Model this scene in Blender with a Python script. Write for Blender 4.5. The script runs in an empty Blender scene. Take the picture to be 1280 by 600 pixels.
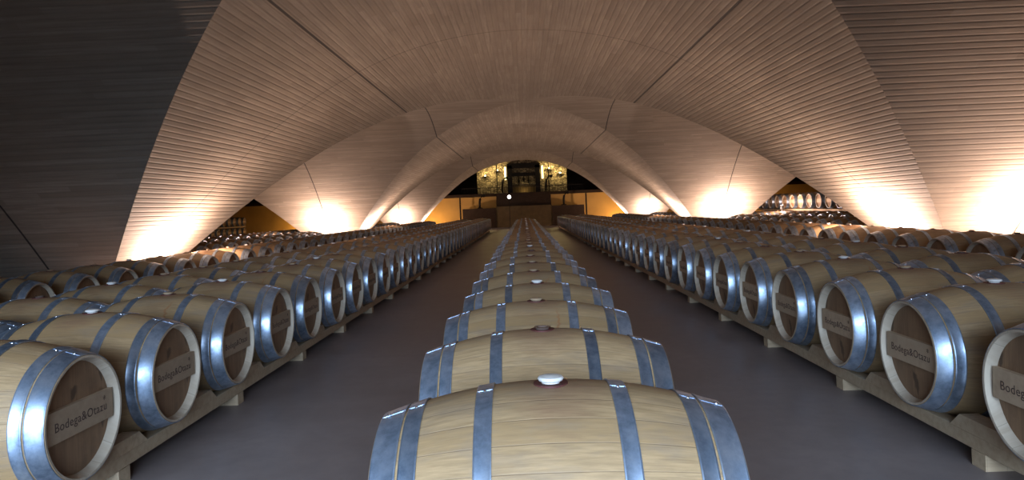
import bpy, math, random
import numpy as np
from mathutils import Vector, Matrix, Euler

S = bpy.context.scene
COL = S.collection
PI = math.pi
R = math.radians

# ---------------------------------------------------------------- camera
cam_d = bpy.data.cameras.new('camera')
cam = bpy.data.objects.new('camera', cam_d)
COL.objects.link(cam)
S.camera = cam
CAM_Z = 1.31
F_PX, ROLL, VPX, VPY = 870.0, 2.3, 655.0, 261.0
cam_d.sensor_width = 36.0
cam_d.lens = 36.0 * F_PX / 1280.0
yaw = math.atan((VPX - 640.0) / F_PX)
cam_d.shift_y = -(300.0 - VPY) / 1280.0
cam_d.clip_start, cam_d.clip_end = 0.05, 200
cam.matrix_world = (Matrix.Translation((0, 0, CAM_Z)) @ Matrix.Rotation(yaw, 4, 'Z') @ Matrix.Rotation(R(90), 4, 'X')
                    @ Matrix.Rotation(R(-ROLL), 4, 'Z'))

# ---------------------------------------------------------------- world, light, exposure
S.view_settings.view_transform = 'Standard'
S.view_settings.look = 'None'
S.view_settings.gamma = 1
S.view_settings.use_curve_mapping = False
S.view_settings.exposure = 0.0
world = bpy.data.worlds.new('world')
S.world = world
world.use_nodes = True
world.node_tree.nodes['Background'].inputs[0].default_value = (0.30, 0.42, 0.6, 1)
world.node_tree.nodes['Background'].inputs[1].default_value = 0.04
S.cycles.max_bounces = 6
S.cycles.diffuse_bounces = 4
S.cycles.sample_clamp_indirect = 6.0

DAYLIGHT_W = 600.0
UP_W = 6.8            # multiplier of every uplight

BACK_Y = -4.29         # wall behind the photographer
WIN = (-4.6, 2.4, 0.8, 2.9)   # the glazed opening in it


def area_light(name, loc, rot, sx, sy, power, color, spread=180):
    d = bpy.data.lights.new(name, 'AREA')
    d.shape = 'RECTANGLE'; d.size = sx; d.size_y = sy
    d.energy = power; d.color = color; d.spread = R(spread)
    o = bpy.data.objects.new(name, d)
    o.location = loc; o.rotation_euler = rot
    COL.objects.link(o)
    return o

# daylight entering by the window behind the photographer
area_light('daylight', ((WIN[0]+WIN[1])/2, BACK_Y-0.35, (WIN[2]+WIN[3])/2+0.1), (R(90-32), 0, 0),
           WIN[1]-WIN[0], WIN[3]-WIN[2], DAYLIGHT_W, (0.55, 0.74, 1.0), 80)

# ---------------------------------------------------------------- node helpers
def new_mat(name):
    m = bpy.data.materials.new(name)
    m.use_nodes = True
    nt = m.node_tree
    b = nt.nodes['Principled BSDF']
    return m, nt, b

class N:
    def __init__(self, nt): self.nt = nt
    def n(self, t, **k):
        x = self.nt.nodes.new(t)
        for a, v in k.items(): setattr(x, a, v)
        return x
    def put(self, sock, v):
        if isinstance(v, bpy.types.NodeSocket): self.nt.links.new(v, sock)
        else: sock.default_value = v
    def math(self, op, a, b=0.0, c=None):
        x = self.n('ShaderNodeMath', operation=op)
        self.put(x.inputs[0], a); self.put(x.inputs[1], b)
        if c is not None: self.put(x.inputs[2], c)
        return x.outputs[0]
    def mix(self, f, a, b):
        x = self.n('ShaderNodeMix', data_type='RGBA')
        self.put(x.inputs[0], f)
        self.put(x.inputs[6], a if isinstance(a, bpy.types.NodeSocket) else (*a, 1))
        self.put(x.inputs[7], b if isinstance(b, bpy.types.NodeSocket) else (*b, 1))
        return x.outputs[2]
    def noise(self, vec, scale, detail=3, rough=0.5, dim='3D', w=None):
        x = self.n('ShaderNodeTexNoise', noise_dimensions=dim)
        if vec is not None: self.put(x.inputs['Vector'], vec)
        if w is not None: self.put(x.inputs['W'], w)
        x.inputs['Scale'].default_value = scale
        x.inputs['Detail'].default_value = detail
        x.inputs['Roughness'].default_value = rough
        return x.outputs[0]
    def white(self, w, dim='1D', vec=None):
        x = self.n('ShaderNodeTexWhiteNoise', noise_dimensions=dim)
        if dim != '3D': self.put(x.inputs['W'], w)
        if vec is not None: self.put(x.inputs['Vector'], vec)
        return x.outputs[0]
    def ramp(self, f, stops):
        x = self.n('ShaderNodeValToRGB')
        self.put(x.inputs[0], f)
        e = x.color_ramp.elements
        e[0].position, e[0].color = stops[0][0], (*stops[0][1], 1)
        e[1].position, e[1].color = stops[-1][0], (*stops[-1][1], 1)
        for p, c in stops[1:-1]:
            q = e.new(p); q.color = (*c, 1)
        return x.outputs[0]
    def rng(self, f, a, b, c=0.0, d=1.0):
        x = self.n('ShaderNodeMapRange')
        self.put(x.inputs[0], f)
        for i, v in enumerate((a, b, c, d)): x.inputs[i+1].default_value = v
        return x.outputs[0]
    def bump(self, h, strength, dist):
        x = self.n('ShaderNodeBump')
        x.inputs['Strength'].default_value = strength
        x.inputs['Distance'].default_value = dist
        self.put(x.inputs['Height'], h)
        return x.outputs[0]
    def scale(self, vec, s):
        x = self.n('ShaderNodeMapping')
        self.put(x.inputs[0], vec); x.inputs[3].default_value = s
        return x.outputs[0]

def plain(name, col, rough=0.7, metal=0.0, noise=0.15, nscale=8):
    m, nt, b = new_mat(name); k = N(nt)
    tc = k.n('ShaderNodeTexCoord').outputs['Object']
    f = k.noise(tc, nscale, 4)
    lo = tuple(c*(1-noise) for c in col); hi = tuple(min(1, c*(1+noise)) for c in col)
    k.put(b.inputs['Base Color'], k.mix(k.rng(f, 0.3, 0.7), lo, hi))
    b.inputs['Roughness'].default_value = rough
    b.inputs['Metallic'].default_value = metal
    if max(col) < 0.15: b.inputs['Specular IOR Level'].default_value = 0.1
    return m

def mat_oak():
    m, nt, b = new_mat('oak_staves'); k = N(nt)
    tc = k.n('ShaderNodeTexCoord').outputs['Object']
    sp = k.n('ShaderNodeSeparateXYZ'); k.put(sp.inputs[0], tc)
    x, y, z = sp.outputs
    zc = k.math('SUBTRACT', z, 0.35)
    ang = k.math('ARCTAN2', y, zc)
    rnd = k.n('ShaderNodeObjectInfo').outputs['Random']
    st = k.math('ADD', k.math('MULTIPLY', ang, 30/(2*PI)), 30.5)
    wob = k.math('MULTIPLY', k.math('SINE', k.math('MULTIPLY', k.math('FLOOR', st), 7.3)), 0.0)
    fl = k.math('FLOOR', st); fr = k.math('FRACT', st)
    tint = k.white(k.math('ADD', fl, k.math('MULTIPLY', rnd, 517.0)))
    seam = k.math('MAXIMUM', k.rng(fr, 0.0, 0.025, 1, 0), k.rng(fr, 0.975, 1.0, 0, 1))
    cv = k.n('ShaderNodeCombineXYZ')
    k.put(cv.inputs[0], k.math('MULTIPLY', x, 2.2)); k.put(cv.inputs[1], k.math('MULTIPLY', ang, 9.0))
    k.put(cv.inputs[2], k.math('ADD', k.math('MULTIPLY', rnd, 91.0), fl))
    grain = k.noise(cv.outputs[0], 5.0, 5, 0.6)
    cv2 = k.n('ShaderNodeCombineXYZ')
    k.put(cv2.inputs[0], x); k.put(cv2.inputs[1], ang); k.put(cv2.inputs[2], k.math('MULTIPLY', rnd, 55.0))
    blotch = k.noise(cv2.outputs[0], 3.2, 4, 0.65)
    c1 = k.mix(tint, (0.35, 0.210, 0.085), (0.46, 0.295, 0.14))
    c2 = k.mix(k.rng(grain, 0.35, 0.7), c1, (0.29, 0.18, 0.08))
    c2 = k.mix(k.math('MULTIPLY', k.rng(blotch, 0.50, 0.70), 0.6), c2, (0.24, 0.175, 0.12))
    # wine spilt round the bung
    dx = k.math('MULTIPLY', x, x); dy = k.math('MULTIPLY', y, y)
    dist = k.math('SQRT', k.math('ADD', dx, k.math('MULTIPLY', dy, 0.35)))
    dist = k.math('ADD', dist, k.math('MULTIPLY', k.math('SUBTRACT', blotch, 0.5), 0.35))
    sp_ = k.math('MULTIPLY', k.rng(dist, 0.03, 0.15, 1, 0), k.rng(zc, 0.2, 0.3, 0, 1))
    c2 = k.mix(k.math('MULTIPLY', sp_, 0.5), c2, (0.19, 0.085, 0.05))
    # a dried run of wine down one side of some barrels
    rx = k.math('SUBTRACT', x, k.math('ADD', 0.105, k.math('MULTIPLY', k.math('SUBTRACT', blotch, 0.5), 0.12)))
    run = k.math('MULTIPLY', k.rng(k.math('ABSOLUTE', rx), 0.002, 0.010, 1, 0), k.rng(y, -0.12, -0.2, 0, 0.7))
    run = k.math('MULTIPLY', run, k.math('GREATER_THAN', k.math('FRACT', k.math('MULTIPLY', rnd, 7.7)), 0.6))
    c2 = k.mix(run, c2, (0.33, 0.12, 0.03))
    c2 = k.mix(k.math('MULTIPLY', seam, 0.35), c2, (0.12, 0.08, 0.05))
    hsv = k.n('ShaderNodeHueSaturation')
    k.put(hsv.inputs['Value'], k.rng(rnd, 0, 1, 0.86, 1.10)); k.put(hsv.inputs['Color'], c2)
    hsv.inputs['Saturation'].default_value = 0.95
    k.put(b.inputs['Base Color'], hsv.outputs[0])
    b.inputs['Roughness'].default_value = 0.62
    h = k.math('SUBTRACT', k.math('MULTIPLY', grain, 0.3), seam)
    k.put(b.inputs['Normal'], k.bump(h, 0.5, 0.002))
    return m

def mat_head(name, base, dark, axis=1):
    """flat head boards / planks: planks split along one axis, grain along z"""
    m, nt, b = new_mat(name); k = N(nt)
    tc = k.n('ShaderNodeTexCoord').outputs['Object']
    sp = k.n('ShaderNodeSeparateXYZ'); k.put(sp.inputs[0], tc)
    rnd = k.n('ShaderNodeObjectInfo').outputs['Random']
    y = k.math('MULTIPLY', sp.outputs[axis], 11.0)
    fl = k.math('FLOOR', y); fr = k.math('FRACT', y)
    tint = k.white(k.math('ADD', fl, k.math('MULTIPLY', rnd, 331.0)))
    seam = k.rng(fr, 0.0, 0.03, 1, 0)
    s = (0.6, 30, 3) if axis == 1 else (3, 30, 30)
    g = k.noise(k.scale(tc, s), 1.0, 5, 0.6)
    bl = k.noise(tc, 5.0, 4, 0.6)
    c = k.mix(tint, base, tuple(0.82*v for v in base))
    c = k.mix(k.rng(g, 0.4, 0.75), c, dark)
    c = k.mix(k.math('MULTIPLY', k.rng(bl, 0.55, 0.75), 0.4), c, tuple(0.5*v for v in dark))
    if name == 'oak_head_boards':
        sm = k.noise(k.scale(tc, (1, 1, 0.6)), 13.0, 2)
        c = k.mix(k.math('MULTIPLY', k.rng(sm, 0.66, 0.72), 0.7), c, (0.05, 0.03, 0.02))
    c = k.mix(k.math('MULTIPLY', seam, 0.6), c, tuple(0.3*v for v in dark))
    k.put(b.inputs['Base Color'], c)
    b.inputs['Roughness'].default_value = 0.65
    k.put(b.inputs['Normal'], k.bump(g, 0.3, 0.001))
    return m

def mat_hoop():
    m, nt, b = new_mat('galvanised_steel'); k = N(nt)
    tc = k.n('ShaderNodeTexCoord').outputs['Object']
    rnd = k.n('ShaderNodeObjectInfo').outputs['Random']
    f = k.noise(tc, 14, 5, 0.65)
    g = k.noise(tc, 55, 3, 0.6)
    c = k.ramp(f, [(0.3, (0.26, 0.34, 0.46)), (0.5, (0.47, 0.59, 0.76)), (0.7, (0.72, 0.84, 1.0))])
    hv = k.n('ShaderNodeHueSaturation'); k.put(hv.inputs['Color'], c); k.put(hv.inputs['Value'], k.rng(rnd, 0, 1, 0.6, 1.1))
    k.put(b.inputs['Base Color'], hv.outputs[0])
    b.inputs['Metallic'].default_value = 0.85
    k.put(b.inputs['Roughness'], k.rng(f, 0.3, 0.7, 0.44, 0.30))
    k.put(b.inputs['Normal'], k.bump(g, 0.25, 0.001))
    return m

def mat_vault():
    m, nt, b = new_mat('board_marked_concrete'); k = N(nt)
    uv = k.n('ShaderNodeUVMap').outputs[0]
    sp = k.n('ShaderNodeSeparateXYZ'); k.put(sp.inputs[0], uv)
    u, v, _ = sp.outputs
    BW = 0.10
    wv = k.noise(k.scale(uv, (0.35, 0.12, 1)), 1.0, 2)
    vb = k.math('ADD', k.math('DIVIDE', v, BW), k.math('MULTIPLY', wv, 0.3))
    fl = k.math('FLOOR', vb); fr = k.math('FRACT', vb)
    cu = k.math('FLOOR', k.math('ADD', k.math('DIVIDE', u, 2.4), k.math('MULTIPLY', k.white(fl), 7.0)))
    cv = k.n('ShaderNodeCombineXYZ'); k.put(cv.inputs[0], fl); k.put(cv.inputs[1], cu)
    tint = k.white(0, '3D', cv.outputs[0])
    gap = k.math('MAXIMUM', k.rng(fr, 0.0, 0.22, 1, 0), k.rng(fr, 0.80, 1.0, 0, 1))
    gr = k.noise(k.scale(uv, (1.2, 26, 1)), 1.0, 4, 0.6)
    bl = k.noise(k.scale(uv, (0.5, 0.9, 1)), 1.0, 4, 0.6)
    c = k.mix(tint, (0.30, 0.255, 0.195), (0.41, 0.355, 0.28))
    c = k.mix(k.rng(gr, 0.35, 0.75), c, (0.25, 0.212, 0.178))
    c = k.mix(k.math('MULTIPLY', k.rng(bl, 0.45, 0.7), 0.4), c, (0.21, 0.178, 0.143))
    c = k.mix(k.math('MULTIPLY', k.math('MULTIPLY', gap, k.rng(bl, 0.3, 0.7, 0.25, 1.0)), 0.26), c, (0.15, 0.12, 0.095))
    # expansion joints
    g = k.n('ShaderNodeNewGeometry').outputs['Position']
    sg = k.n('ShaderNodeSeparateXYZ'); k.put(sg.inputs[0], g)
    ax = k.math('ABSOLUTE', sg.outputs[0])
    j1 = k.math('ABSOLUTE', k.math('SUBTRACT', ax, 2.98))
    j2 = k.math('ABSOLUTE', k.math('SUBTRACT', ax, 8.1))
    jj = k.rng(k.math('MINIMUM', j1, j2), 0.012, 0.022, 1, 0)
    yy = k.math('FRACT', k.math('DIVIDE', k.math('ADD', sg.outputs[1], 4.29+171.5+8.575), 17.15))
    j3 = k.rng(k.math('ABSOLUTE', k.math('SUBTRACT', yy, 0.5)), 0.0008, 0.0014, 0.5, 0)
    jn = k.math('MAXIMUM', jj, j3)
    c = k.mix(k.math('MULTIPLY', jn, 0.9), c, (0.02, 0.017, 0.015))
    k.put(b.inputs['Base Color'], c)
    b.inputs['Roughness'].default_value = 0.85
    h = k.math('ADD', k.math('MULTIPLY', tint, 0.45), k.math('MULTIPLY', gr, 0.25))
    h = k.math('SUBTRACT', h, k.math('MULTIPLY', gap, 0.9))
    h = k.math('SUBTRACT', h, jn)
    k.put(b.inputs['Normal'], k.bump(h, 0.5, 0.012))
    return m

def mat_floor():
    m, nt, b = new_mat('polished_concrete_floor'); k = N(nt)
    tc = k.n('ShaderNodeTexCoord').outputs['Object']
    f = k.noise(tc, 0.9, 5, 0.6); g = k.noise(tc, 9, 4, 0.6)
    c = k.ramp(f, [(0.3, (0.19, 0.155, 0.145)), (0.7, (0.29, 0.24, 0.225))])
    c = k.mix(k.math('MULTIPLY', k.rng(g, 0.4, 0.7), 0.3), c, (0.16, 0.13, 0.125))
    k.put(b.inputs['Base Color'], c)
    k.put(b.inputs['Roughness'], k.rng(f, 0.3, 0.7, 0.34, 0.52))
    k.put(b.inputs['Normal'], k.bump(g, 0.1, 0.002))
    return m

def mat_stone():
    m, nt, b = new_mat('rubble_stone'); k = N(nt)
    tc = k.n('ShaderNodeTexCoord').outputs['Object']
    v = k.n('ShaderNodeTexVoronoi', feature='DISTANCE_TO_EDGE')
    k.put(v.inputs['Vector'], k.scale(tc, (1, 1, 1.5))); v.inputs['Scale'].default_value = 4.0
    v2 = k.n('ShaderNodeTexVoronoi')
    k.put(v2.inputs['Vector'], k.scale(tc, (1, 1, 1.5))); v2.inputs['Scale'].default_value = 4.0
    sepc = k.n('ShaderNodeSeparateColor'); k.put(sepc.inputs[0], v2.outputs['Color'])
    mort = k.rng(v.outputs[0], 0.02, 0.09, 1, 0)
    c = k.mix(sepc.outputs[0], (0.16, 0.12, 0.07), (0.52, 0.42, 0.25))
    c = k.mix(mort, c, (0.06, 0.045, 0.03))
    k.put(b.inputs['Base Color'], c)
    b.inputs['Roughness'].default_value = 0.85
    k.put(b.inputs['Normal'], k.bump(v.outputs[0], 0.8, 0.06))
    return m

def mat_emit(name, col, strength):
    m, nt, b = new_mat(name)
    b.inputs['Base Color'].default_value = (*col, 1)
    b.inputs['Emission Color'].default_value = (*col, 1)
    b.inputs['Emission Strength'].default_value = strength
    return m

def mat_glass():
    m, nt, b = new_mat('window_glass')
    b.inputs['Base Color'].default_value = (0.9, 0.95, 1, 1)
    b.inputs['Transmission Weight'].default_value = 1.0
    b.inputs['Roughness'].default_value = 0.0
    b.inputs['IOR'].default_value = 1.05
    return m

M = dict(
    oak=mat_oak(),
    head=mat_head('oak_head_boards', (0.31, 0.185, 0.10), (0.19, 0.11, 0.062)),
    chime=mat_head('pale_end_grain', (0.56, 0.47, 0.36), (0.42, 0.33, 0.24)),
    plaque=mat_head('pale_plaque_wood', (0.56, 0.41, 0.27), (0.44, 0.31, 0.20), 0),
    ink=plain('branded_ink', (0.11, 0.075, 0.06), 0.8),
    hoop=mat_hoop(),
    rivet=plain('bright_rivet', (0.85, 0.87, 0.9), 0.25, 1.0),
    bung=plain('white_silicone', (0.80, 0.77, 0.72), 0.4, nscale=20, noise=0.05),
    bung_tan=plain('tan_silicone', (0.42, 0.30, 0.19), 0.5, nscale=20, noise=0.1),
    bung_dark=plain('dark_wet_bung', (0.16, 0.11, 0.09), 0.25),
    ring=plain('wine_stained_bung_hole', (0.10, 0.035, 0.03), 0.5),
    rail=mat_head('pine_rail', (0.56, 0.42, 0.27), (0.40, 0.28, 0.17), 0),
    vault=mat_vault(),
    floor=mat_floor(),
    ochre=plain('ochre_plaster', (0.62, 0.36, 0.10), 0.8, noise=0.12, nscale=0.8),
    render=plain('grey_render', (0.30, 0.25, 0.21), 0.85),
    dark=plain('dark_void_shade', (0.03, 0.022, 0.015), 0.8),  # near-black colour stands in for the darkness of the void above the gallery
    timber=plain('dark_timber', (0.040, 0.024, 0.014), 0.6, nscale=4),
    olive=plain('olive_brown_panel', (0.11, 0.075, 0.035), 0.7, nscale=3),
    iron=plain('black_iron', (0.02, 0.017, 0.015), 0.5, 0.5),
    stone=mat_stone(),
    can=plain('grey_lamp_metal', (0.25, 0.25, 0.26), 0.4, 0.8),
    glow=mat_emit('warm_lamp_lens', (1.0, 0.80, 0.60), 12.0),
    glow_y=mat_emit('yellow_lamp_bulb', (1.0, 0.78, 0.35), 14.0),
    strip=mat_emit('yellow_light_strip', (1.0, 0.80, 0.35), 4.0),
    glow_w=mat_emit('white_lamp_globe', (1.0, 0.95, 0.88), 8.0),
    glass=mat_glass(),
    frame=plain('dark_window_frame', (0.08, 0.08, 0.09), 0.5),
)

# ---------------------------------------------------------------- mesh helpers
class MB:
    def __init__(self):
        self.v, self.f, self.mi, self.uv = [], [], [], None
    def box(self, x0, x1, y0, y1, z0, z1, mi=0, mat=None):
        b = len(self.v)
        pts = [(x, y, z) for z in (z0, z1) for y in (y0, y1) for x in (x0, x1)]
        if mat is not None: pts = [tuple(mat @ Vector(p)) for p in pts]
        self.v += pts
        for q in ((0,2,3,1), (4,5,7,6), (0,1,5,4), (2,6,7,3), (0,4,6,2), (1,3,7,5)):
            self.f.append(tuple(b+i for i in q)); self.mi.append(mi)
        return self
    def bevel_box(self, x0, x1, y0, y1, z0, z1, c=0.006, mi=0):
        """box with its four long edges (along y) chamfered"""
        prof = [(x0+c,z0),(x1-c,z0),(x1,z0+c),(x1,z1-c),(x1-c,z1),(x0+c,z1),(x0,z1-c),(x0,z0+c)]
        b = len(self.v); n = len(prof)
        self.v += [(x, y0, z) for x, z in prof] + [(x, y1, z) for x, z in prof]
        for i in range(n):
            j = (i+1) % n
            self.f.append((b+i, b+n+i, b+n+j, b+j)); self.mi.append(mi)
        self.f.append(tuple(b+i for i in range(n))); self.mi.append(mi)
        self.f.append(tuple(b+n+i for i in reversed(range(n)))); self.mi.append(mi)
        return self
    def lathe(self, prof, seg, mi=0, zc=0.0, yc=0.0, axis='x', closed=False, cap0=False, cap1=False, org=(0, 0, 0)):
        """prof: list of (along, radius)"""
        b = len(self.v); n = len(prof)
        for a, r in prof:
            for s in range(seg):
                t = 2*PI*s/seg
                c_, s_ = r*math.cos(t), r*math.sin(t)
                if axis == 'x': p = (a, c_, s_)
                elif axis == 'y': p = (s_, a, c_)
                else: p = (c_, s_, a)
                self.v.append((p[0]+org[0], p[1]+org[1]+yc, p[2]+org[2]+zc))
        rng = range(n if closed else n-1)
        for i in rng:
            i2 = (i+1) % n
            for s in range(seg):
                s2 = (s+1) % seg
                self.f.append((b+i*seg+s, b+i2*seg+s, b+i2*seg+s2, b+i*seg+s2)); self.mi.append(mi)
        if cap0: self.f.append(tuple(b+s for s in range(seg))); self.mi.append(mi)
        if cap1: self.f.append(tuple(b+(n-1)*seg+s for s in reversed(range(seg)))); self.mi.append(mi)
        return self
    def tube(self, pts, r, seg=8, mi=0):
        b = len(self.v)
        P = [Vector(p) for p in pts]
        for i, p in enumerate(P):
            t = (P[min(i+1, len(P)-1)] - P[max(i-1, 0)]).normalized()
            up = Vector((0, 0, 1)) if abs(t.z) < 0.9 else Vector((1, 0, 0))
            a = t.cross(up).normalized(); c = t.cross(a)
            rr = r[i] if isinstance(r, (list, tuple)) else r
            for s in range(seg):
                q = 2*PI*s/seg
                self.v.append(tuple(p + (a*math.cos(q) + c*math.sin(q))*rr))
        for i in range(len(P)-1):
            for s in range(seg):
                s2 = (s+1) % seg
                self.f.append((b+i*seg+s, b+i*seg+s2, b+(i+1)*seg+s2, b+(i+1)*seg+s)); self.mi.append(mi)
        self.f.append(tuple(b+s for s in reversed(range(seg)))); self.mi.append(mi)
        self.f.append(tuple(b+(len(P)-1)*seg+s for s in range(seg))); self.mi.append(mi)
        return self
    def mesh(self, name, mats, smooth=True, angle=35):
        me = bpy.data.meshes.new(name)
        me.from_pydata(self.v, [], self.f)
        for m in mats: me.materials.append(m)
        me.polygons.foreach_set('material_index', self.mi)
        if self.uv:
            l = me.uv_layers.new(name='UVMap')
            arr = []
            for p in me.polygons:
                for vi in p.vertices: arr += self.uv[vi]
            l.data.foreach_set('uv', arr)
        if smooth:
            me.polygons.foreach_set('use_smooth', [True]*len(me.polygons))
            me.set_sharp_from_angle(angle=R(angle))
        if not self.uv:
            import bmesh
            bm = bmesh.new(); bm.from_mesh(me)
            bmesh.ops.recalc_face_normals(bm, faces=bm.faces); bm.to_mesh(me); bm.free()
        me.update()
        return me

def link(name, me, parent=None, loc=(0, 0, 0)):
    o = bpy.data.objects.new(name, me)
    o.location = loc
    if parent: o.parent = parent
    COL.objects.link(o)
    return o

def struct(name, mb, mats, smooth=False):
    o = link(name, mb.mesh(name, mats if isinstance(mats, list) else [mats], smooth))
    o['kind'] = 'structure'
    return o

def thing(name, label, cat, loc=(0, 0, 0), group=None, rz=0):
    o = bpy.data.objects.new(name, None)
    o.empty_display_size = 0.2
    o.location = loc; o.rotation_euler = (0, 0, rz)
    o['label'] = label; o['category'] = cat
    if group: o['group'] = group
    COL.objects.link(o)
    return o

def tag(o, label, cat, group=None, kind=None):
    o['label'] = label; o['category'] = cat
    if group: o['group'] = group
    if kind: o['kind'] = kind
    return o

def point(name, loc, power, color, radius=0.05, parent=None):
    l = bpy.data.lights.new(name, 'POINT'); l.energy = power; l.color = color; l.shadow_soft_size = radius
    o = bpy.data.objects.new(name, l); o.location = loc; COL.objects.link(o)
    if parent: o.parent = parent
    return o

# ---------------------------------------------------------------- the vault
BX, LY, Y0 = 8.1, 17.15, 4.285          # half width of a bay, bay length, centre of the first bay
END_Y = 47.2
PX = np.array([0.2, 1.55, 2.81, 3.77, 4.5, 5.32, 6.07, 6.75, 7.1, 7.5])
PZ = np.array([4.6, 4.45, 4.03, 3.51, 3.04, 2.32, 1.60, 0.86, 0.45, -0.02])
PC = np.polyfit(PX**2, PZ, 4)
def prof(x): return float(np.polyval(PC, min(abs(x), 7.62)**2))
XS = np.linspace(0, 7.62, 40)
ZS = np.array([prof(x) for x in XS])
AL = np.concatenate([[0], np.cumsum(np.hypot(np.diff(XS), np.diff(ZS)))])
KY = (LY/2)/BX
TMAX = 7.62

def vault_bay(mb, cx, cy, ymax=None):
    nu = 6
    # webs of the barrel that runs along Y (front and back), boards run along Y
    for sy in (-1, 1):
        rows = [(sx, i) for sx, rr in ((-1, range(len(XS)-1, 0, -1)), (1, range(0, len(XS)))) for i in rr]
        b = len(mb.v)
        for sx, i in rows:
            x = XS[i]
            ya, yb = x*KY, LY/2
            for j in range(nu+1):
                y = ya + (yb-ya)*j/nu
                mb.v.append((cx+sx*x, cy+sy*y, ZS[i]))
                mb.uv.append((cy+sy*y, sx*AL[i] + 40))
        n = len(rows)
        for r_ in range(n-1):
            for j in range(nu):
                q = (b+r_*(nu+1)+j, b+r_*(nu+1)+j+1, b+(r_+1)*(nu+1)+j+1, b+(r_+1)*(nu+1)+j)
                mb.f.append(q if sy > 0 else tuple(reversed(q))); mb.mi.append(0)
    # webs of the barrel that runs along X, boards run along X
    for sx in (-1, 1):
        rows = [(sy, i) for sy, rr in ((-1, range(len(XS)-1, 0, -1)), (1, range(0, len(XS)))) for i in rr]
        b = len(mb.v)
        for sy, i in rows:
            y = XS[i]*KY
            xa, xb = XS[i], BX
            for j in range(nu+1):
                x = xa + (xb-xa)*j/nu
                mb.v.append((cx+sx*x, cy+sy*y, ZS[i]))
                mb.uv.append((cx+sx*x+100, sy*AL[i]*0.93 + 80))
        n = len(rows)
        for r_ in range(n-1):
            for j in range(nu):
                q = (b+r_*(nu+1)+j, b+r_*(nu+1)+j+1, b+(r_+1)*(nu+1)+j+1, b+(r_+1)*(nu+1)+j)
                mb.f.append(tuple(reversed(q)) if sx > 0 else q); mb.mi.append(0)

for iy in range(3):
    for ix in (-1, 0, 1):
        mb = MB(); mb.uv = []
        vault_bay(mb, ix*2*BX, Y0+iy*LY)
        o = struct('ceiling', mb, M['vault'], True)
        so = o.modifiers.new('thickness', 'SOLIDIFY')
        so.thickness = 0.18; so.offset = -1; so.use_rim = False

SIDE = 3*BX + 0.2
# roof slab over the vault, and the end wall that closes it above the arches
struct('ceiling', MB().box(-SIDE, SIDE, BACK_Y-0.3, END_Y+0.25, 5.0, 5.2), M['render'])
ew = MB()
for ix in (-1, 0, 1):
    xs = [ -x for x in XS[::-1]] + list(XS[1:])
    zs = list(ZS[::-1]) + list(ZS[1:])
    b = len(ew.v); n = len(xs)
    for yy in (END_Y, END_Y+0.25):
        ew.v += [(ix*2*BX+x, yy, z) for x, z in zip(xs, zs)] + [(ix*2*BX+x, yy, 5.0) for x in xs]
    for i in range(n-1):
        for o_, fl in ((b, 0), (b+2*n, 1)):
            q = (o_+i, o_+i+1, o_+n+i+1, o_+n+i)
            ew.f.append(q if not fl else tuple(reversed(q))); ew.mi.append(0)
        ew.f.append((b+i, b+2*n+i, b+2*n+i+1, b+i+1)); ew.mi.append(0)
struct('wall_arcade', ew, M['render'])
FAR = 60.0
struct('floor', MB().box(-SIDE, SIDE, BACK_Y-0.3, FAR, -0.2, 0), M['floor'])
for sx, nm in ((-1, 'wall_left'), (1, 'wall_right')):
    struct(nm, MB().box(min(sx*SIDE, sx*(SIDE+0.3)), max(sx*SIDE, sx*(SIDE+0.3)), BACK_Y-0.3, FAR, 0, 5.6), M['ochre'])
wb = MB()
wb.box(-SIDE, WIN[0], BACK_Y-0.3, BACK_Y, 0, 5.0).box(WIN[1], SIDE, BACK_Y-0.3, BACK_Y, 0, 5.0)
wb.box(WIN[0], WIN[1], BACK_Y-0.3, BACK_Y, 0, WIN[2]).box(WIN[0], WIN[1], BACK_Y-0.3, BACK_Y, WIN[3], 5.0)
struct('wall_back', wb, M['render'])
wf = MB()
xs = np.linspace(WIN[0], WIN[1], 5)
for x in xs: wf.box(x-0.03, x+0.03, BACK_Y-0.2, BACK_Y-0.1, WIN[2], WIN[3])
for z in (WIN[2]+0.03, WIN[3]-0.03): wf.box(WIN[0], WIN[1], BACK_Y-0.2, BACK_Y-0.1, z-0.03, z+0.03)
struct('window_1', wf, M['frame'])

# ---------------------------------------------------------------- far end: ochre wall, gallery, stone wall
WY = 52.0
fw = MB()
for x0, x1 in ((-SIDE, -4.7), (4.7, SIDE)):
    fw.box(x0, x1, WY, WY+0.25, 0, 2.28)
fw.box(-4.7, -2.0, WY, WY+0.25, 0, 2.28).box(2.0, 4.7, WY, WY+0.25, 0, 2.28)
struct('wall_far', fw, M['ochre'])
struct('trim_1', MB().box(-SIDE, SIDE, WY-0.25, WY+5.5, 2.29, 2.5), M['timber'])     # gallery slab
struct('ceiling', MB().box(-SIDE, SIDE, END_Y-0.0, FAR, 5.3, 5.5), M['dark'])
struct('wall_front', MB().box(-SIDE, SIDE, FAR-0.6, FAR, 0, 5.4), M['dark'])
# stone wall with its doorway
SY = 57.0
sw = MB()
sw.box(-3.75, -1.2, SY, SY+0.4, 2.5, 5.3).box(1.35, 3.6, SY, SY+0.4, 2.5, 5.3).box(-1.2, 1.35, SY, SY+0.4, 4.75, 5.3)
sw.box(-1.2, 1.35, SY+0.5, SY+0.8, 2.5, 4.75)
struct('wall_stone', sw, M['stone'])

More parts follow.
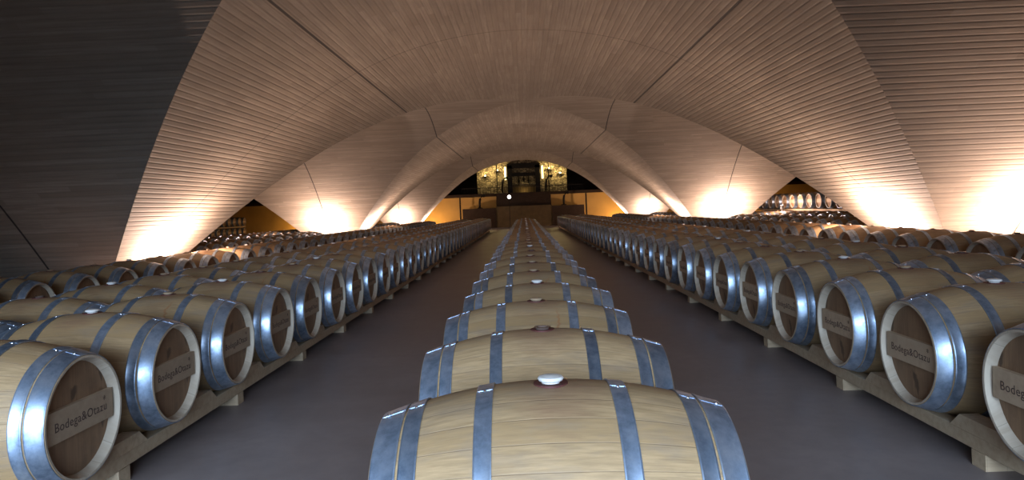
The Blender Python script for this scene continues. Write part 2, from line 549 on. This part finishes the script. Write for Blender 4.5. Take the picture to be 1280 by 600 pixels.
d = thing('doorway_portal', 'dark iron framed portal between glowing stone walls above the gallery', 'portal', (0.08, SY-0.12, 2.5))
link('frame', MB().box(-1.33, -0.95, -0.1, 0.1, 0, 2.35).box(0.95, 1.33, -0.1, 0.1, 0, 2.35).box(-1.33, 1.33, -0.1, 0.1, 2.1, 2.5)
     .mesh('frame', [M['iron']], False), d)
link('lintel', MB().box(-0.95, 0.95, -0.08, 0.08, 1.45, 1.72).mesh('lintel', [M['iron']], False), d)
for i, (x, h) in enumerate(((-0.42, 0.85), (0.0, 0.6), (0.40, 0.8))):
    mb = MB().lathe([(1.5, 0.02), (1.5-h*0.3, 0.05), (1.5-h*0.5, 0.12), (1.5-h*0.75, 0.05), (1.5-h, 0.015)], 10, axis='z', cap0=True, cap1=True, org=(x, 0, 0))
    link('hanging_finial', mb.mesh('hanging_finial', [M['iron']]), d)
point('light', (0.1, SY+0.0, 2.7), 10, (1.0, 0.76, 0.33), 0.06)  # added point light without a fixture, brightens the inside of the portal
struct('trim_2', MB().box(-0.9, 1.1, SY+0.42, SY+0.5, 2.5, 3.2), M['olive'])


# four lamps that wash the stone
for x, z, w, lab in ((-3.05, 3.95, 45, 'leftmost of the yellow lamps washing the far stone wall'),
                     (-2.05, 4.35, 60, 'yellow stone wall lamp next left of the dark portal'),
                     (2.15, 4.35, 60, 'yellow stone wall lamp next right of the dark portal'),
                     (3.05, 3.95, 45, 'rightmost of the yellow lamps washing the far stone wall')):
    t = thing('wall_lamp', lab, 'lamp', (x, SY, z), 'lamps on the far stone wall')
    link('bracket', MB().box(-0.03, 0.03, -0.22, -0.0, -0.03, 0.03).mesh('bracket', [M['iron']], False), t)
    link('lamp_shade', MB().lathe([(-0.02, 0.05), (0.10, 0.13), (0.11, 0.125), (0.0, 0.04)], 14, axis='z', cap0=True, org=(0, -0.26, 0)).mesh('lamp_shade', [M['iron']]), t)
    link('bulb', MB().lathe([(0.0, 0.02), (0.04, 0.06), (0.10, 0.075), (0.16, 0.05), (0.18, 0.01)], 12, axis='z', cap0=True, cap1=True, org=(0, -0.26, 0.02)).mesh('bulb', [M['glow_y']]), t)
    point('light', (0, -0.42, 0.12), w, (1.0, 0.76, 0.33), 0.06, t)
for x, lab in ((-1.42, 'vertical yellow light strip left of the dark portal'), (1.62, 'vertical yellow light strip right of the dark portal')):
    o = link('light_strip', MB().box(-0.07, 0.07, -0.06, -0.005, 3.7, 4.75).mesh('light_strip', [M['strip']], False), None, (x, SY, 0))
    tag(o, lab, 'light', 'light strips beside the portal')

# gallery furniture seen as silhouettes
def post(name, label, x, y, z0, z1, r=0.055):
    t = thing(name, label, 'post', (x, y, z0), 'iron posts at the far gallery')
    link('shaft', MB().tube([(0, 0, 0), (0, 0, z1-z0)], r, 8).mesh('shaft', [M['iron']]), t)
    link('foot', MB().lathe([(0, 0.14), (0.03, 0.14), (0.06, r)], 12, axis='z', cap0=True).mesh('foot', [M['iron']]), t)
    return t
post('iron_post', 'thin black iron post at the left end of the gallery stage', -4.62, 50.5, 0, 2.25)
post('iron_post', 'thin black iron post at the right end of the gallery stage', 4.52, 50.5, 0, 2.25)
post('iron_post', 'tall thin iron post left of the portal on the gallery', -2.0, 53.9, 2.5, 5.0, 0.035)
post('iron_post', 'tall thin iron post right of the portal on the gallery', 2.0, 53.9, 2.5, 5.0, 0.035)

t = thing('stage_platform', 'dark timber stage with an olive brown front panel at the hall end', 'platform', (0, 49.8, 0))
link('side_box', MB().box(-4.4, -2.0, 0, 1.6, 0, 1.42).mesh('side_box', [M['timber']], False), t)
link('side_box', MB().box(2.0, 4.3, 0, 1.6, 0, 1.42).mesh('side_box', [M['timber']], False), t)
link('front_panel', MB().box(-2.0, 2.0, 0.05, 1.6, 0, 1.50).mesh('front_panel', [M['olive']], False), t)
mb = MB()
for i in range(7): mb.box(-2.0, 2.0, 0.9+i*0.09, 1.6, 1.5+i*0.14, 1.5+(i+1)*0.14)
link('stairs', mb.mesh('stairs', [M['timber']], False), t)

def arm_stand(x, y, z, s, label):
    t = thing('bent_arm_stand', label, 'stand', (x, y, z), 'bent iron stands at the far gallery')
    pts = [(0, 0, 0), (0, 0, 0.55*s), (0.05*s, 0, 0.9*s), (0.2*s, 0, 1.15*s), (0.42*s, 0, 1.25*s)]
    link('arm', MB().tube(pts, [0.07, 0.08, 0.08, 0.07, 0.06], 8).mesh('arm', [M['iron']]), t)
    link('head', MB().lathe([(0, 0.02), (0.1, 0.12), (0.2, 0.13), (0.24, 0.05)], 10, axis='z', cap0=True, cap1=True, org=(0.42*s, 0, 1.06*s)).mesh('head', [M['iron']]), t)
    link('base', MB().lathe([(0, 0.2), (0.05, 0.2), (0.08, 0.08)], 12, axis='z', cap0=True).mesh('base', [M['iron']]), t)
    return t
arm_stand(-1.6, 53.4, 2.5, 1.0, 'bent black iron stand on the gallery left of the portal')
arm_stand(1.75, 53.4, 2.5, 1.0, 'bent black iron stand on the gallery right of the portal')
arm_stand(-3.2, 50.5, 1.425, 0.75, 'short bent iron stand on the left dark stage box')
arm_stand(2.9, 50.5, 1.425, 0.75, 'short bent iron stand on the right dark stage box')

t = thing('globe_lamp', 'small bright white globe lamp on a thin stand before the gallery', 'lamp', (-1.02, 49.5, 0))
link('globe', MB().lathe([(-0.13, 0.02), (-0.09, 0.09), (0, 0.13), (0.09, 0.09), (0.13, 0.02)], 14, axis='z', cap0=True, cap1=True, org=(0, 0, 2.16)).mesh('globe', [M['glow_w']]), t)
link('stand', MB().lathe([(0, 0.14), (0.02, 0.14), (0.03, 0.02), (2.03, 0.02)], 12, axis='z', cap0=True, cap1=True).mesh('stand', [M['iron']]), t)
# railing of the gallery
t = thing('gallery_railing', 'black iron railing along the dark gallery edge', 'railing', (0, WY-0.15, 2.5))
link('handrail', MB().box(-4.6, 4.4, -0.03, 0.03, 0.42, 0.46).mesh('handrail', [M['iron']], False), t)
mb = MB()
for i in range(46): mb.box(-4.6+i*0.2-0.01, -4.6+i*0.2+0.01, -0.01, 0.01, 0, 0.42)
link('balusters', mb.mesh('balusters', [M['iron']], False), t)

# warm floor lamps added only to brighten the far ochre walls
for x, w in ((-7.0, 110), (7.0, 110), (-17, 60), (17, 80)):
    t = thing('added_wash_lamp', 'added round lamp washing the %s ochre wall %s' % ('left' if x < 0 else 'right', 'beside the stage' if abs(x) < 10 else 'of the outer bay'),
              'lamp', (x, WY-1.2, 0), 'added lamps washing the far ochre walls')
    link('lamp_body', MB().lathe([(0, 0.10), (0.12, 0.10), (0.14, 0.09)], 16, axis='z', cap0=True).mesh('lamp_body', [M['can']]), t)
    link('lens', MB().lathe([(0.135, 0.085), (0.15, 0.06), (0.155, 0.0)], 16, axis='z').mesh('lens', [M['glow']]), t)
    point('light', (0, 0, 0.3), w, (1.0, 0.62, 0.22), 0.1, t)

# ---------------------------------------------------------------- pillar uplights
CAN = MB().lathe([(0, 0.07), (0.02, 0.075), (0.16, 0.085), (0.17, 0.08), (0.15, 0.07)], 16, axis='z', cap0=True).mesh('lamp_can', [M['can']])
LENS = MB().lathe([(0.15, 0.07), (0.16, 0.05), (0.163, 0.0)], 16, axis='z').mesh('lens', [M['glow']])
def uplight(x, y, h, aim, power, label, size=150, color=(1.0, 0.705, 0.565)):
    t = thing('uplight', label, 'lamp', (x, y, 0), 'uplights at the vault pillars')
    link('stand', MB().lathe([(0, 0.10), (0.02, 0.10), (0.03, 0.02), (h, 0.02)], 12, axis='z', cap0=True, cap1=True).mesh('stand', [M['can']]), t)
    c = link('lamp_can', CAN, t, (0, 0, h))
    link('lens', LENS, c)
    l = bpy.data.lights.new('spot', 'POINT'); l.energy = power*UP_W; l.color = color
    l.shadow_soft_size = 0.08
    o = bpy.data.objects.new('spot', l); o.parent = t
    o.location = (0, 0, h+0.2)
    dv = Vector(aim).normalized()
    o.rotation_euler = dv.to_track_quat('-Z', 'Y').to_euler()
    COL.objects.link(o)
uplight(10.62, 28.84, 0.85, (1, -0.2, 0), 20, 'small added lamp shining on the upper tier of the right barrel stack')  # lamp added among the barrels to brighten the upper heads
PIL = ['first', 'second', 'third']
for k in range(3):
    py = Y0 + LY/2 + k*LY
    for sx, side in ((-1, 'left'), (1, 'right')):
        px = sx*BX
        # face towards the middle aisle
        uplight(px - sx*1.56, py, 0.50, (sx*0.25, 0, 1), (115, 100, 55)[k], f'uplight between barrels and aisle face of the {PIL[k]} {side} pillar')
        # face towards the camera
        if not (k == 0 and sx < 0):
            uplight(px, py-1.95, 0.45, (0, 0.5, 0.9), (95, 110, 70)[k], f'uplight before the near face of the {PIL[k]} {side} pillar')
        if k == 1:
            uplight(px + sx*1.75, py-0.3, 0.45, (sx*0.2, 0, 1), 1.5 if sx < 0 else 4, f'uplight by the outer face of the {PIL[k]} {side} pillar', 170)

# ---------------------------------------------------------------- barrels
HL, RB, RC = 0.475, 0.35, 0.268
def rad(x): return RB - (RB-RC)*(abs(x)/HL)**2
def body_prof(n):
    xs = np.linspace(-HL, HL, n)
    return [(float(x), rad(x)) for x in xs]

def body_mb(seg, n):
    mb = MB()
    p = body_prof(n)
    full = [(-HL+0.047, 0.0), (-HL+0.047, RC-0.024), (-HL+0.001, RC-0.011)] + p + [(HL-0.001, RC-0.011), (HL-0.047, RC-0.024), (HL-0.047, 0.0)]
    mb.lathe(full, seg, zc=RB)
    # chime: the pale bevelled rim is its own material
    seg_f = seg
    for ring in (1, 2, len(full)-4, len(full)-3):
        for s in range(seg_f): mb.mi[ring*seg_f+s] = 1
    return mb
def hoop_mb(x0, x1, seg, t=0.0035):
    def r(x): return rad(x) + 0.001
    q = 0.004
    pr = [(x0, r(x0)), (x0, r(x0)+t), (x0+q, r(x0+q)+t+0.0012), (x0+2*q, r(x0+2*q)+t), (x1-2*q, r(x1-2*q)+t), (x1-q, r(x1-q)+t+0.0012), (x1, r(x1)+t), (x1, r(x1))]
    return MB().lathe(pr, seg, zc=RB, closed=True)
HOOPS = [(0.404, 0.473), (0.350, 0.397), (0.160, 0.206)]
def hoop_ranges():
    for a, b in HOOPS:
        yield a, b
        yield -b, -a
def rivets(x0, x1, seg=8):
    mb = MB(); xm = (x0+x1)/2
    r = rad(xm) + 0.0045
    for dy in (0.0,):
        for ddx in ((0,) if x1-x0 < 0.06 else (-0.013, 0.013)):
            ang = dy/r + 0.10
            mb.lathe([(0, 0.005), (0.002, 0.0045), (0.003, 0.0025)], seg, axis='z', cap1=True,
                     org=(xm+ddx, r*math.sin(-ang), RB + r*math.cos(ang)-0.0005))
    return mb
def strap_mb(x0, x1):
    """overlapping riveted end of a hoop"""
    mb = MB(); b = 0
    n = 6
    for i in range(n+1):
        a = -0.05 + 0.13*i/n
        for x in (x0+0.002, x1-0.002):
            r = rad(x) + 0.0055
            mb.v.append((x, r*math.sin(a)*-1, RB + r*math.cos(a)))
        for x in (x0+0.002, x1-0.002):
            r = rad(x) + 0.002
            mb.v.append((x, r*math.sin(a)*-1, RB + r*math.cos(a)))
    for i in range(n):
        a, c = i*4, (i+1)*4
        for q in ((a, a+1, c+1, c), (a, c, c+2, a+2), (a+1, a+3, c+3, c+1)):
            mb.f.append(q); mb.mi.append(0)
    mb.f += [(0, 2, 3, 1), (n*4, n*4+1, n*4+3, n*4+2)]; mb.mi += [0, 0]
    return mb

def text_mesh(body, size, extr):
    cu = bpy.data.curves.new('lettering', 'FONT')
    cu.body = body; cu.size = size; cu.extrude = extr; cu.align_x = 'CENTER'; cu.align_y = 'CENTER'
    cu.offset = 0.0; cu.space_character = 1.08; cu.resolution_u = 4
    o = bpy.data.objects.new('tmp', cu); COL.objects.link(o)
    dg = bpy.context.evaluated_depsgraph_get()
    me = bpy.data.meshes.new_from_object(o.evaluated_get(dg))
    bpy.data.objects.remove(o)
    me.materials.clear(); me.materials.append(M['ink'])
    me.name = 'lettering'
    return me

SEG = 56
PART = {
    'body': body_mb(SEG, 25).mesh('staves', [M['oak'], M['chime']], True, 30),
    'bung': MB().lathe([(-0.012, 0.024), (0.004, 0.025), (0.008, 0.034), (0.013, 0.037), (0.018, 0.033), (0.021, 0.020), (0.022, 0.0)], 24, axis='z', zc=2*RB).mesh('bung', [M['bung']]),
    'bung_tan': MB().lathe([(-0.012, 0.024), (0.003, 0.025), (0.006, 0.032), (0.010, 0.034), (0.014, 0.030), (0.016, 0.018), (0.0165, 0.0)], 24, axis='z', zc=2*RB).mesh('bung', [M['bung_tan']]),
    'bung_dark': MB().lathe([(-0.012, 0.024), (0.004, 0.027), (0.010, 0.034), (0.010, 0.022), (0.004, 0.018), (0.004, 0.0)], 24, axis='z', zc=2*RB).mesh('bung', [M['bung_dark']]),
    'ring': MB().lathe([(-0.006, 0.05), (0.0015, 0.048), (0.002, 0.03), (-0.006, 0.028)], 24, axis='z', zc=2*RB).mesh('bung_hole', [M['ring']]),
}
for i, (a, b) in enumerate(hoop_ranges()):
    PART[f'hoop{i}'] = hoop_mb(a, b, SEG).mesh('hoop', [M['hoop']], True, 30)
    PART[f'riv{i}'] = rivets(a, b).mesh('rivets', [M['rivet']])
    PART[f'strap{i}'] = strap_mb(a, b).mesh('overlap', [M['hoop']], True)
HX = HL - 0.0455
for s in (-1, 1):
    mb = MB().lathe([(s*HX, RC-0.0245), (s*(HX+0.004), RC-0.05), (s*(HX+0.004), 0.12), (s*(HX+0.004), 0.0)], SEG, zc=RB)
    PART[f'head{s}'] = mb.mesh('head', [M['head']], True, 30)
    # plaque: plank laid level across the head
    xo, xi = s*(HX+0.026), s*(HX+0.004)
    hw, hh = 0.068, 0.0
    def half(z): return math.sqrt(max(0.0, (RC-0.030)**2 - z*z))
    z0, z1 = -0.062, 0.072
    outl = [(-half(z0), z0), (half(z0), z0), (half(z1), z1), (-half(z1), z1)]
    mb = MB(); b = 0
    mb.v = [(xo, y, RB+z) for y, z in outl] + [(xi, y, RB+z) for y, z in outl]
    fs = [(0, 1, 2, 3), (4, 7, 6, 5), (0, 4, 5, 1), (1, 5, 6, 2), (2, 6, 7, 3), (3, 7, 4, 0)]
    if s < 0: fs = [tuple(reversed(f)) for f in fs]
    mb.f = fs; mb.mi = [0]*6
    PART[f'plaque{s}'] = mb.mesh('plaque', [M['plaque']], False)
TXT = text_mesh('Bodega&Otazu', 0.056, 0.0004)
SMALL = text_mesh('*', 0.05, 0.0004)

def make_barrel(kind):
    """kind: side (-1 / 1 / 0) of the head with a plaque, bung colour"""
    plq, dark = kind
    t = thing('wine_barrel', 'tmp', 'barrel')
    body = link('staves', PART['body'], t)
    for i in range(6):
        h = link('hoop', PART[f'hoop{i}'], t)
        link('rivets', PART[f'riv{i}'], h)
        link('hoop_overlap', PART[f'strap{i}'], h)
    for s in (-1, 1):
        link('head', PART[f'head{s}'], t)
    if plq:
        p = link('plaque', PART[f'plaque{plq}'], t)
        for me, yy, zz in ((TXT, 0.0, 0.0), (SMALL, 0.165, 0.030)):
            l = link('lettering', me, p)
            l.location = (plq*(HX+0.0265), (yy if plq > 0 else -yy), RB+zz)
            l.rotation_euler = (R(90), 0, R(90) if plq > 0 else R(-90))
    b = link('bung', PART[('bung', 'bung_dark', 'bung_tan')[dark]], t)
    link('bung_hole', PART['ring'], t)
    return t

def copy_tree(o, parent=None):
    c = o.copy(); COL.objects.link(c)
    if parent: c.parent = parent
    for ch in list(o.children): copy_tree(ch, c)
    return c

def joined_mesh(seg, n, plq, dark=False):
    """the same barrel as one mesh, for the small distant ones"""
    mb = body_mb(seg, n)
    def add(o, mi):
        b = len(mb.v); mb.v += o.v; mb.f += [tuple(b+i for i in f) for f in o.f]; mb.mi += [mi]*len(o.f)
    for a, b in hoop_ranges():
        q = [(a, rad(a)), (a, rad(a)+0.006), (b, rad(b)+0.006), (b, rad(b))]
        add(MB().lathe(q, seg, zc=RB), 2)
    for s in (-1, 1):
        add(MB().lathe([(s*HX, RC-0.026), (s*HX, 0.0)], seg, zc=RB), 3)
    if plq:
        s = plq; x0, x1 = sorted((s*HX, s*(HX+0.022)))
        hy = math.sqrt((RC-0.03)**2-0.07**2)
        add(MB().box(x0, x1, -hy, hy, RB-0.062, RB+0.072), 4)
    add(MB().lathe([(-0.01, 0.024), (0.008, 0.034), (0.016, 0.030), (0.020, 0.0)], 10, axis='z', zc=2*RB), 5)
    return mb
BARMATS = [M['oak'], M['chime'], M['hoop'], M['head'], M['plaque'], M['bung']]
BARMATS_T = BARMATS[:5] + [M['bung_tan']]
FARMESH = {(p, w): joined_mesh(28, 9, p).mesh('wine_barrel', BARMATS if w else BARMATS_T, True, 30) for p in (-1, 0, 1) for w in (0, 1)}

PROTO = {}
for kind in ((p, w) for p in (-1, 0, 1) for w in (0, 1, 2)):
    PROTO[kind] = None

ORD = ['', 'first', 'second', 'third', 'fourth', 'fifth', 'sixth', 'seventh', 'eighth', 'ninth', 'tenth', 'eleventh', 'twelfth',
       'thirteenth', 'fourteenth', 'fifteenth', 'sixteenth', 'seventeenth', 'eighteenth', 'nineteenth', 'twentieth']
TENS = {2: 'twenty', 3: 'thirty', 4: 'forty', 5: 'fifty'}
def ordinal(n):
    if n <= 20: return ORD[n]
    t, u = divmod(n, 10)
    if u == 0: return {3: 'thirtieth', 4: 'fortieth', 5: 'fiftieth'}[t]
    return f'{TENS[t]}-{ORD[u]}'

BASE = 0.12            # underside of the bulge above the floor
rnd = random.Random(7)
P = 0.867
# name, x of centre, side of plaque, first depth, count, z, near count (with parts), phrase
ROWS = [
    dict(key='centre', x=0.055, plq=0, y0=1.95, n=38, z=BASE, near=17, ph='in the single middle row between the aisles'),
    dict(key='left_front', x=-2.445, p=0.838, plq=1, y0=3.04, n=46, z=BASE, near=17, ph='in the row lining the left aisle'),
    dict(key='right_front', x=2.465, p=0.872, plq=-1, y0=2.84, n=46, z=BASE, near=17, ph='in the row lining the right aisle'),
    dict(key='left_back', x=-3.42, p=0.838, plq=0, y0=3.15, n=44, z=BASE, near=9, ph='in the second row left'),
    dict(key='right_back', x=3.44, p=0.872, plq=0, y0=2.94, n=44, z=BASE, near=9, ph='in the second row right'),
    dict(key='left_third', x=-5.9, plq=1, y0=6.80, n=42, z=BASE-0.05, near=7, ph='in the left row before the vault pillars'),
    dict(key='right_third', x=5.9, plq=-1, y0=7.58, n=42, z=BASE-0.05, near=7, ph='in the right row before the vault pillars'),
    dict(key='left_between', x=-8.1, plq=1, y0=15.6, n=13, z=BASE-0.05, near=0, ph='in the short left row between first two pillars'),
    dict(key='right_between', x=8.1, plq=-1, y0=15.6, n=13, z=BASE-0.05, near=0, ph='in the short right row between first two pillars'),
    dict(key='left_beyond', x=-8.1, plq=1, y0=32.8, n=12, z=BASE-0.05, near=0, ph='in the short left row between last two pillars'),
    dict(key='right_beyond', x=8.1, plq=-1, y0=32.8, n=12, z=BASE-0.05, near=0, ph='in the short right row between last two pillars'),
    dict(key='left_fourth', x=-10.6, plq=1, y0=17.5, n=26, z=BASE-0.05, near=0, ph='in the left row beyond the pillars'),
    dict(key='right_fourth', x=10.6, plq=-1, y0=20.6, n=20, z=BASE-0.05, near=0, ph='in the right row beyond the pillars'),
    dict(key='right_stack_low', x=11.7, plq=-1, y0=22.4, n=14, z=BASE-0.05, near=0, ph='in the lower tier of the right stack'),
    dict(key='right_stack', x=11.7, plq=-1, y0=22.4, n=14, z=BASE-0.05+0.73, near=0, ph='on the upper tier of the right stack'),
    dict(key='left_stack', x=-20.8, plq=1, y0=43.3, n=9, z=BASE-0.05+0.73, near=0, ph='on the upper tier of the far left stack'),
    dict(key='left_stack_low', x=-20.8, plq=1, y0=43.3, n=9, z=BASE-0.05, near=0, ph='in the lower tier of the far left stack'),
]
total = 0
stuff_xf = []
WANT = 300
cand = []
for r in ROWS:
    for i in range(r['n']):
        y = r['y0'] + r.get('p', P)*i
        pr = 0
        if r['key'] in ('left_stack_low', 'right_stack_low'): pr = 50
        cand.append((math.hypot(r['x'], y)*(1.15 if 'back' in r['key'] else 1.0)+pr, r['key'], i))
cand.sort()
keep = {(k, i) for _, k, i in cand[:WANT-1]}
WHITEB = {('centre', 0), ('centre', 3), ('centre', 8), ('left_front', 1), ('left_front', 3), ('left_front', 6), ('right_front', 1), ('right_front', 3), ('right_front', 7),
          ('left_back', 1), ('left_back', 3), ('right_back', 2), ('right_back', 5), ('left_third', 4), ('right_third', 6)}
DARKB = {('centre', 1), ('centre', 7), ('left_front', 4), ('right_front', 5), ('left_back', 2), ('right_back', 3)}
for r in ROWS:
    for i in range(r['n']):
        y = r['y0'] + r.get('p', P)*i + rnd.uniform(-0.006, 0.006)
        x = r['x'] + rnd.uniform(-0.008, 0.008)
        if r['key'] == 'centre': x = r['x'] + (0, 0.0, -0.01, 0.01)[i % 4]
        loc = (x, y, r['z'])
        rz = R(rnd.uniform(-0.5, 0.5))
        if (r['key'], i) not in keep:
            stuff_xf.append((loc, r['plq'])); continue
        if i < 20:
            pl = f"oak barrel {ordinal(i+1)} from the near end {r['ph']}"
            if i == 0: pl = f"oak barrel nearest the camera {r['ph']}"
        else:
            tenr = (i)//10
            pl = f"small distant oak barrel, {ordinal(i+1)} {r['ph']}"
        dark = 1 if (r['key'], i) in DARKB else 0 if (r['key'], i) in WHITEB else 2
        if i < r['near']:
            kind = (r['plq'], dark)
            if PROTO[kind] is None:
                o = PROTO[kind] = make_barrel(kind)
            else:
                o = copy_tree(PROTO[kind])
            o.location = loc; o.rotation_euler = (0, 0, rz)
        else:
            o = link('wine_barrel', FARMESH[(r['plq'], int(rnd.random() < 0.3))], None, loc)
            o.rotation_euler = (0, 0, rz)
        tag(o, ' '.join(pl.split()), 'barrel', 'oak wine barrels ' + r['ph'])
# everything farther is one mass
mb = MB()
src = {p: joined_mesh(20, 7, p) for p in (-1, 0, 1)}
for loc, p in stuff_xf:
    s = src[p]; b = len(mb.v)
    mb.v += [(v[0]+loc[0], v[1]+loc[1], v[2]+loc[2]) for v in s.v]
    mb.f += [tuple(b+i for i in f) for f in s.f]; mb.mi += s.mi
if stuff_xf:
    def far_oak():
        m = M['oak'].copy(); m.name = 'oak_staves_distant'; return m
    o = link('distant_barrels', mb.mesh('distant_barrels', BARMATS_T, True, 30))
    tag(o, 'mass of small distant oak barrels at the far ends of the rows', 'barrels', None, 'stuff')

# ---------------------------------------------------------------- timber racks under the rows
WEDGE = None
def rack(r, label, near=True, upper=False):
    p = r.get('p', P)
    x, ya, yb = r['x'], r['y0']-0.45, r['y0']+p*(r['n']-1)+0.45
    t = thing('barrel_rack', label, 'rack', (x, ya, 0.0), 'timber racks under the barrel rows')
    L = yb-ya
    rt = r['z'] + 0.0285               # the bulge hangs just below the tops of the two rails
    rb = rt-0.072
    for s in (-1, 1):
        link('rail', MB().bevel_box(s*0.33-0.04, s*0.33+0.04, 0, L, rb, rt, 0.004).mesh('rail', [M['rail']], False), t)
    if upper:
        bm = MB().box(-0.285, 0.285, -0.03, 0.03, rb+0.002, rt-0.01).mesh('cross_block', [M['rail']], False)
        for i in range(r['n']//2): link('cross_block', bm, t, (0, 0.45+p*0.5+2*p*i, 0))
        return t
    n = max(2, min(45, int((L-0.4)/1.445)+1))
    bm = MB().box(-0.37, 0.37, -0.05, 0.05, 0, rb).mesh('cross_block', [M['rail']], False)
    for i in range(n):
        link('cross_block', bm, t, (0, 0.9+1.445*i-(-0.03 if r['key'] == 'right_front' else 0.0), 0))
    if near:
        global WEDGE
        if WEDGE is None:
            w = MB()
            pts = [(-0.25, 0), (0.25, 0), (0.17, 0.07), (-0.17, 0.07)]
            w.v = [(-0.045, y, z) for y, z in pts] + [(0.045, y, z) for y, z in pts]
            w.f = [(0, 1, 2, 3), (4, 7, 6, 5), (0, 4, 5, 1), (1, 5, 6, 2), (2, 6, 7, 3), (3, 7, 4, 0)]
            w.mi = [0]*6
            WEDGE = w.mesh('wedge', [M['rail']], False)
        for i in range(min(r['n']-1, 20)):
            for s in (-1, 1):
                link('wedge', WEDGE, t, (s*0.33, 0.45+p*0.5+p*i, rt))
    return t
for r in ROWS:
    if r['key'] in ('right_stack', 'left_stack'):
        rack(r, 'pine rack carrying the upper tier %s' % ('of the right stack' if r['x'] > 0 else 'of the far left stack'), False, True)
        continue
    rack(r, 'low pine rail rack under the barrels ' + r['ph'], r['key'] in ('centre', 'left_front', 'right_front', 'left_back', 'right_back'))
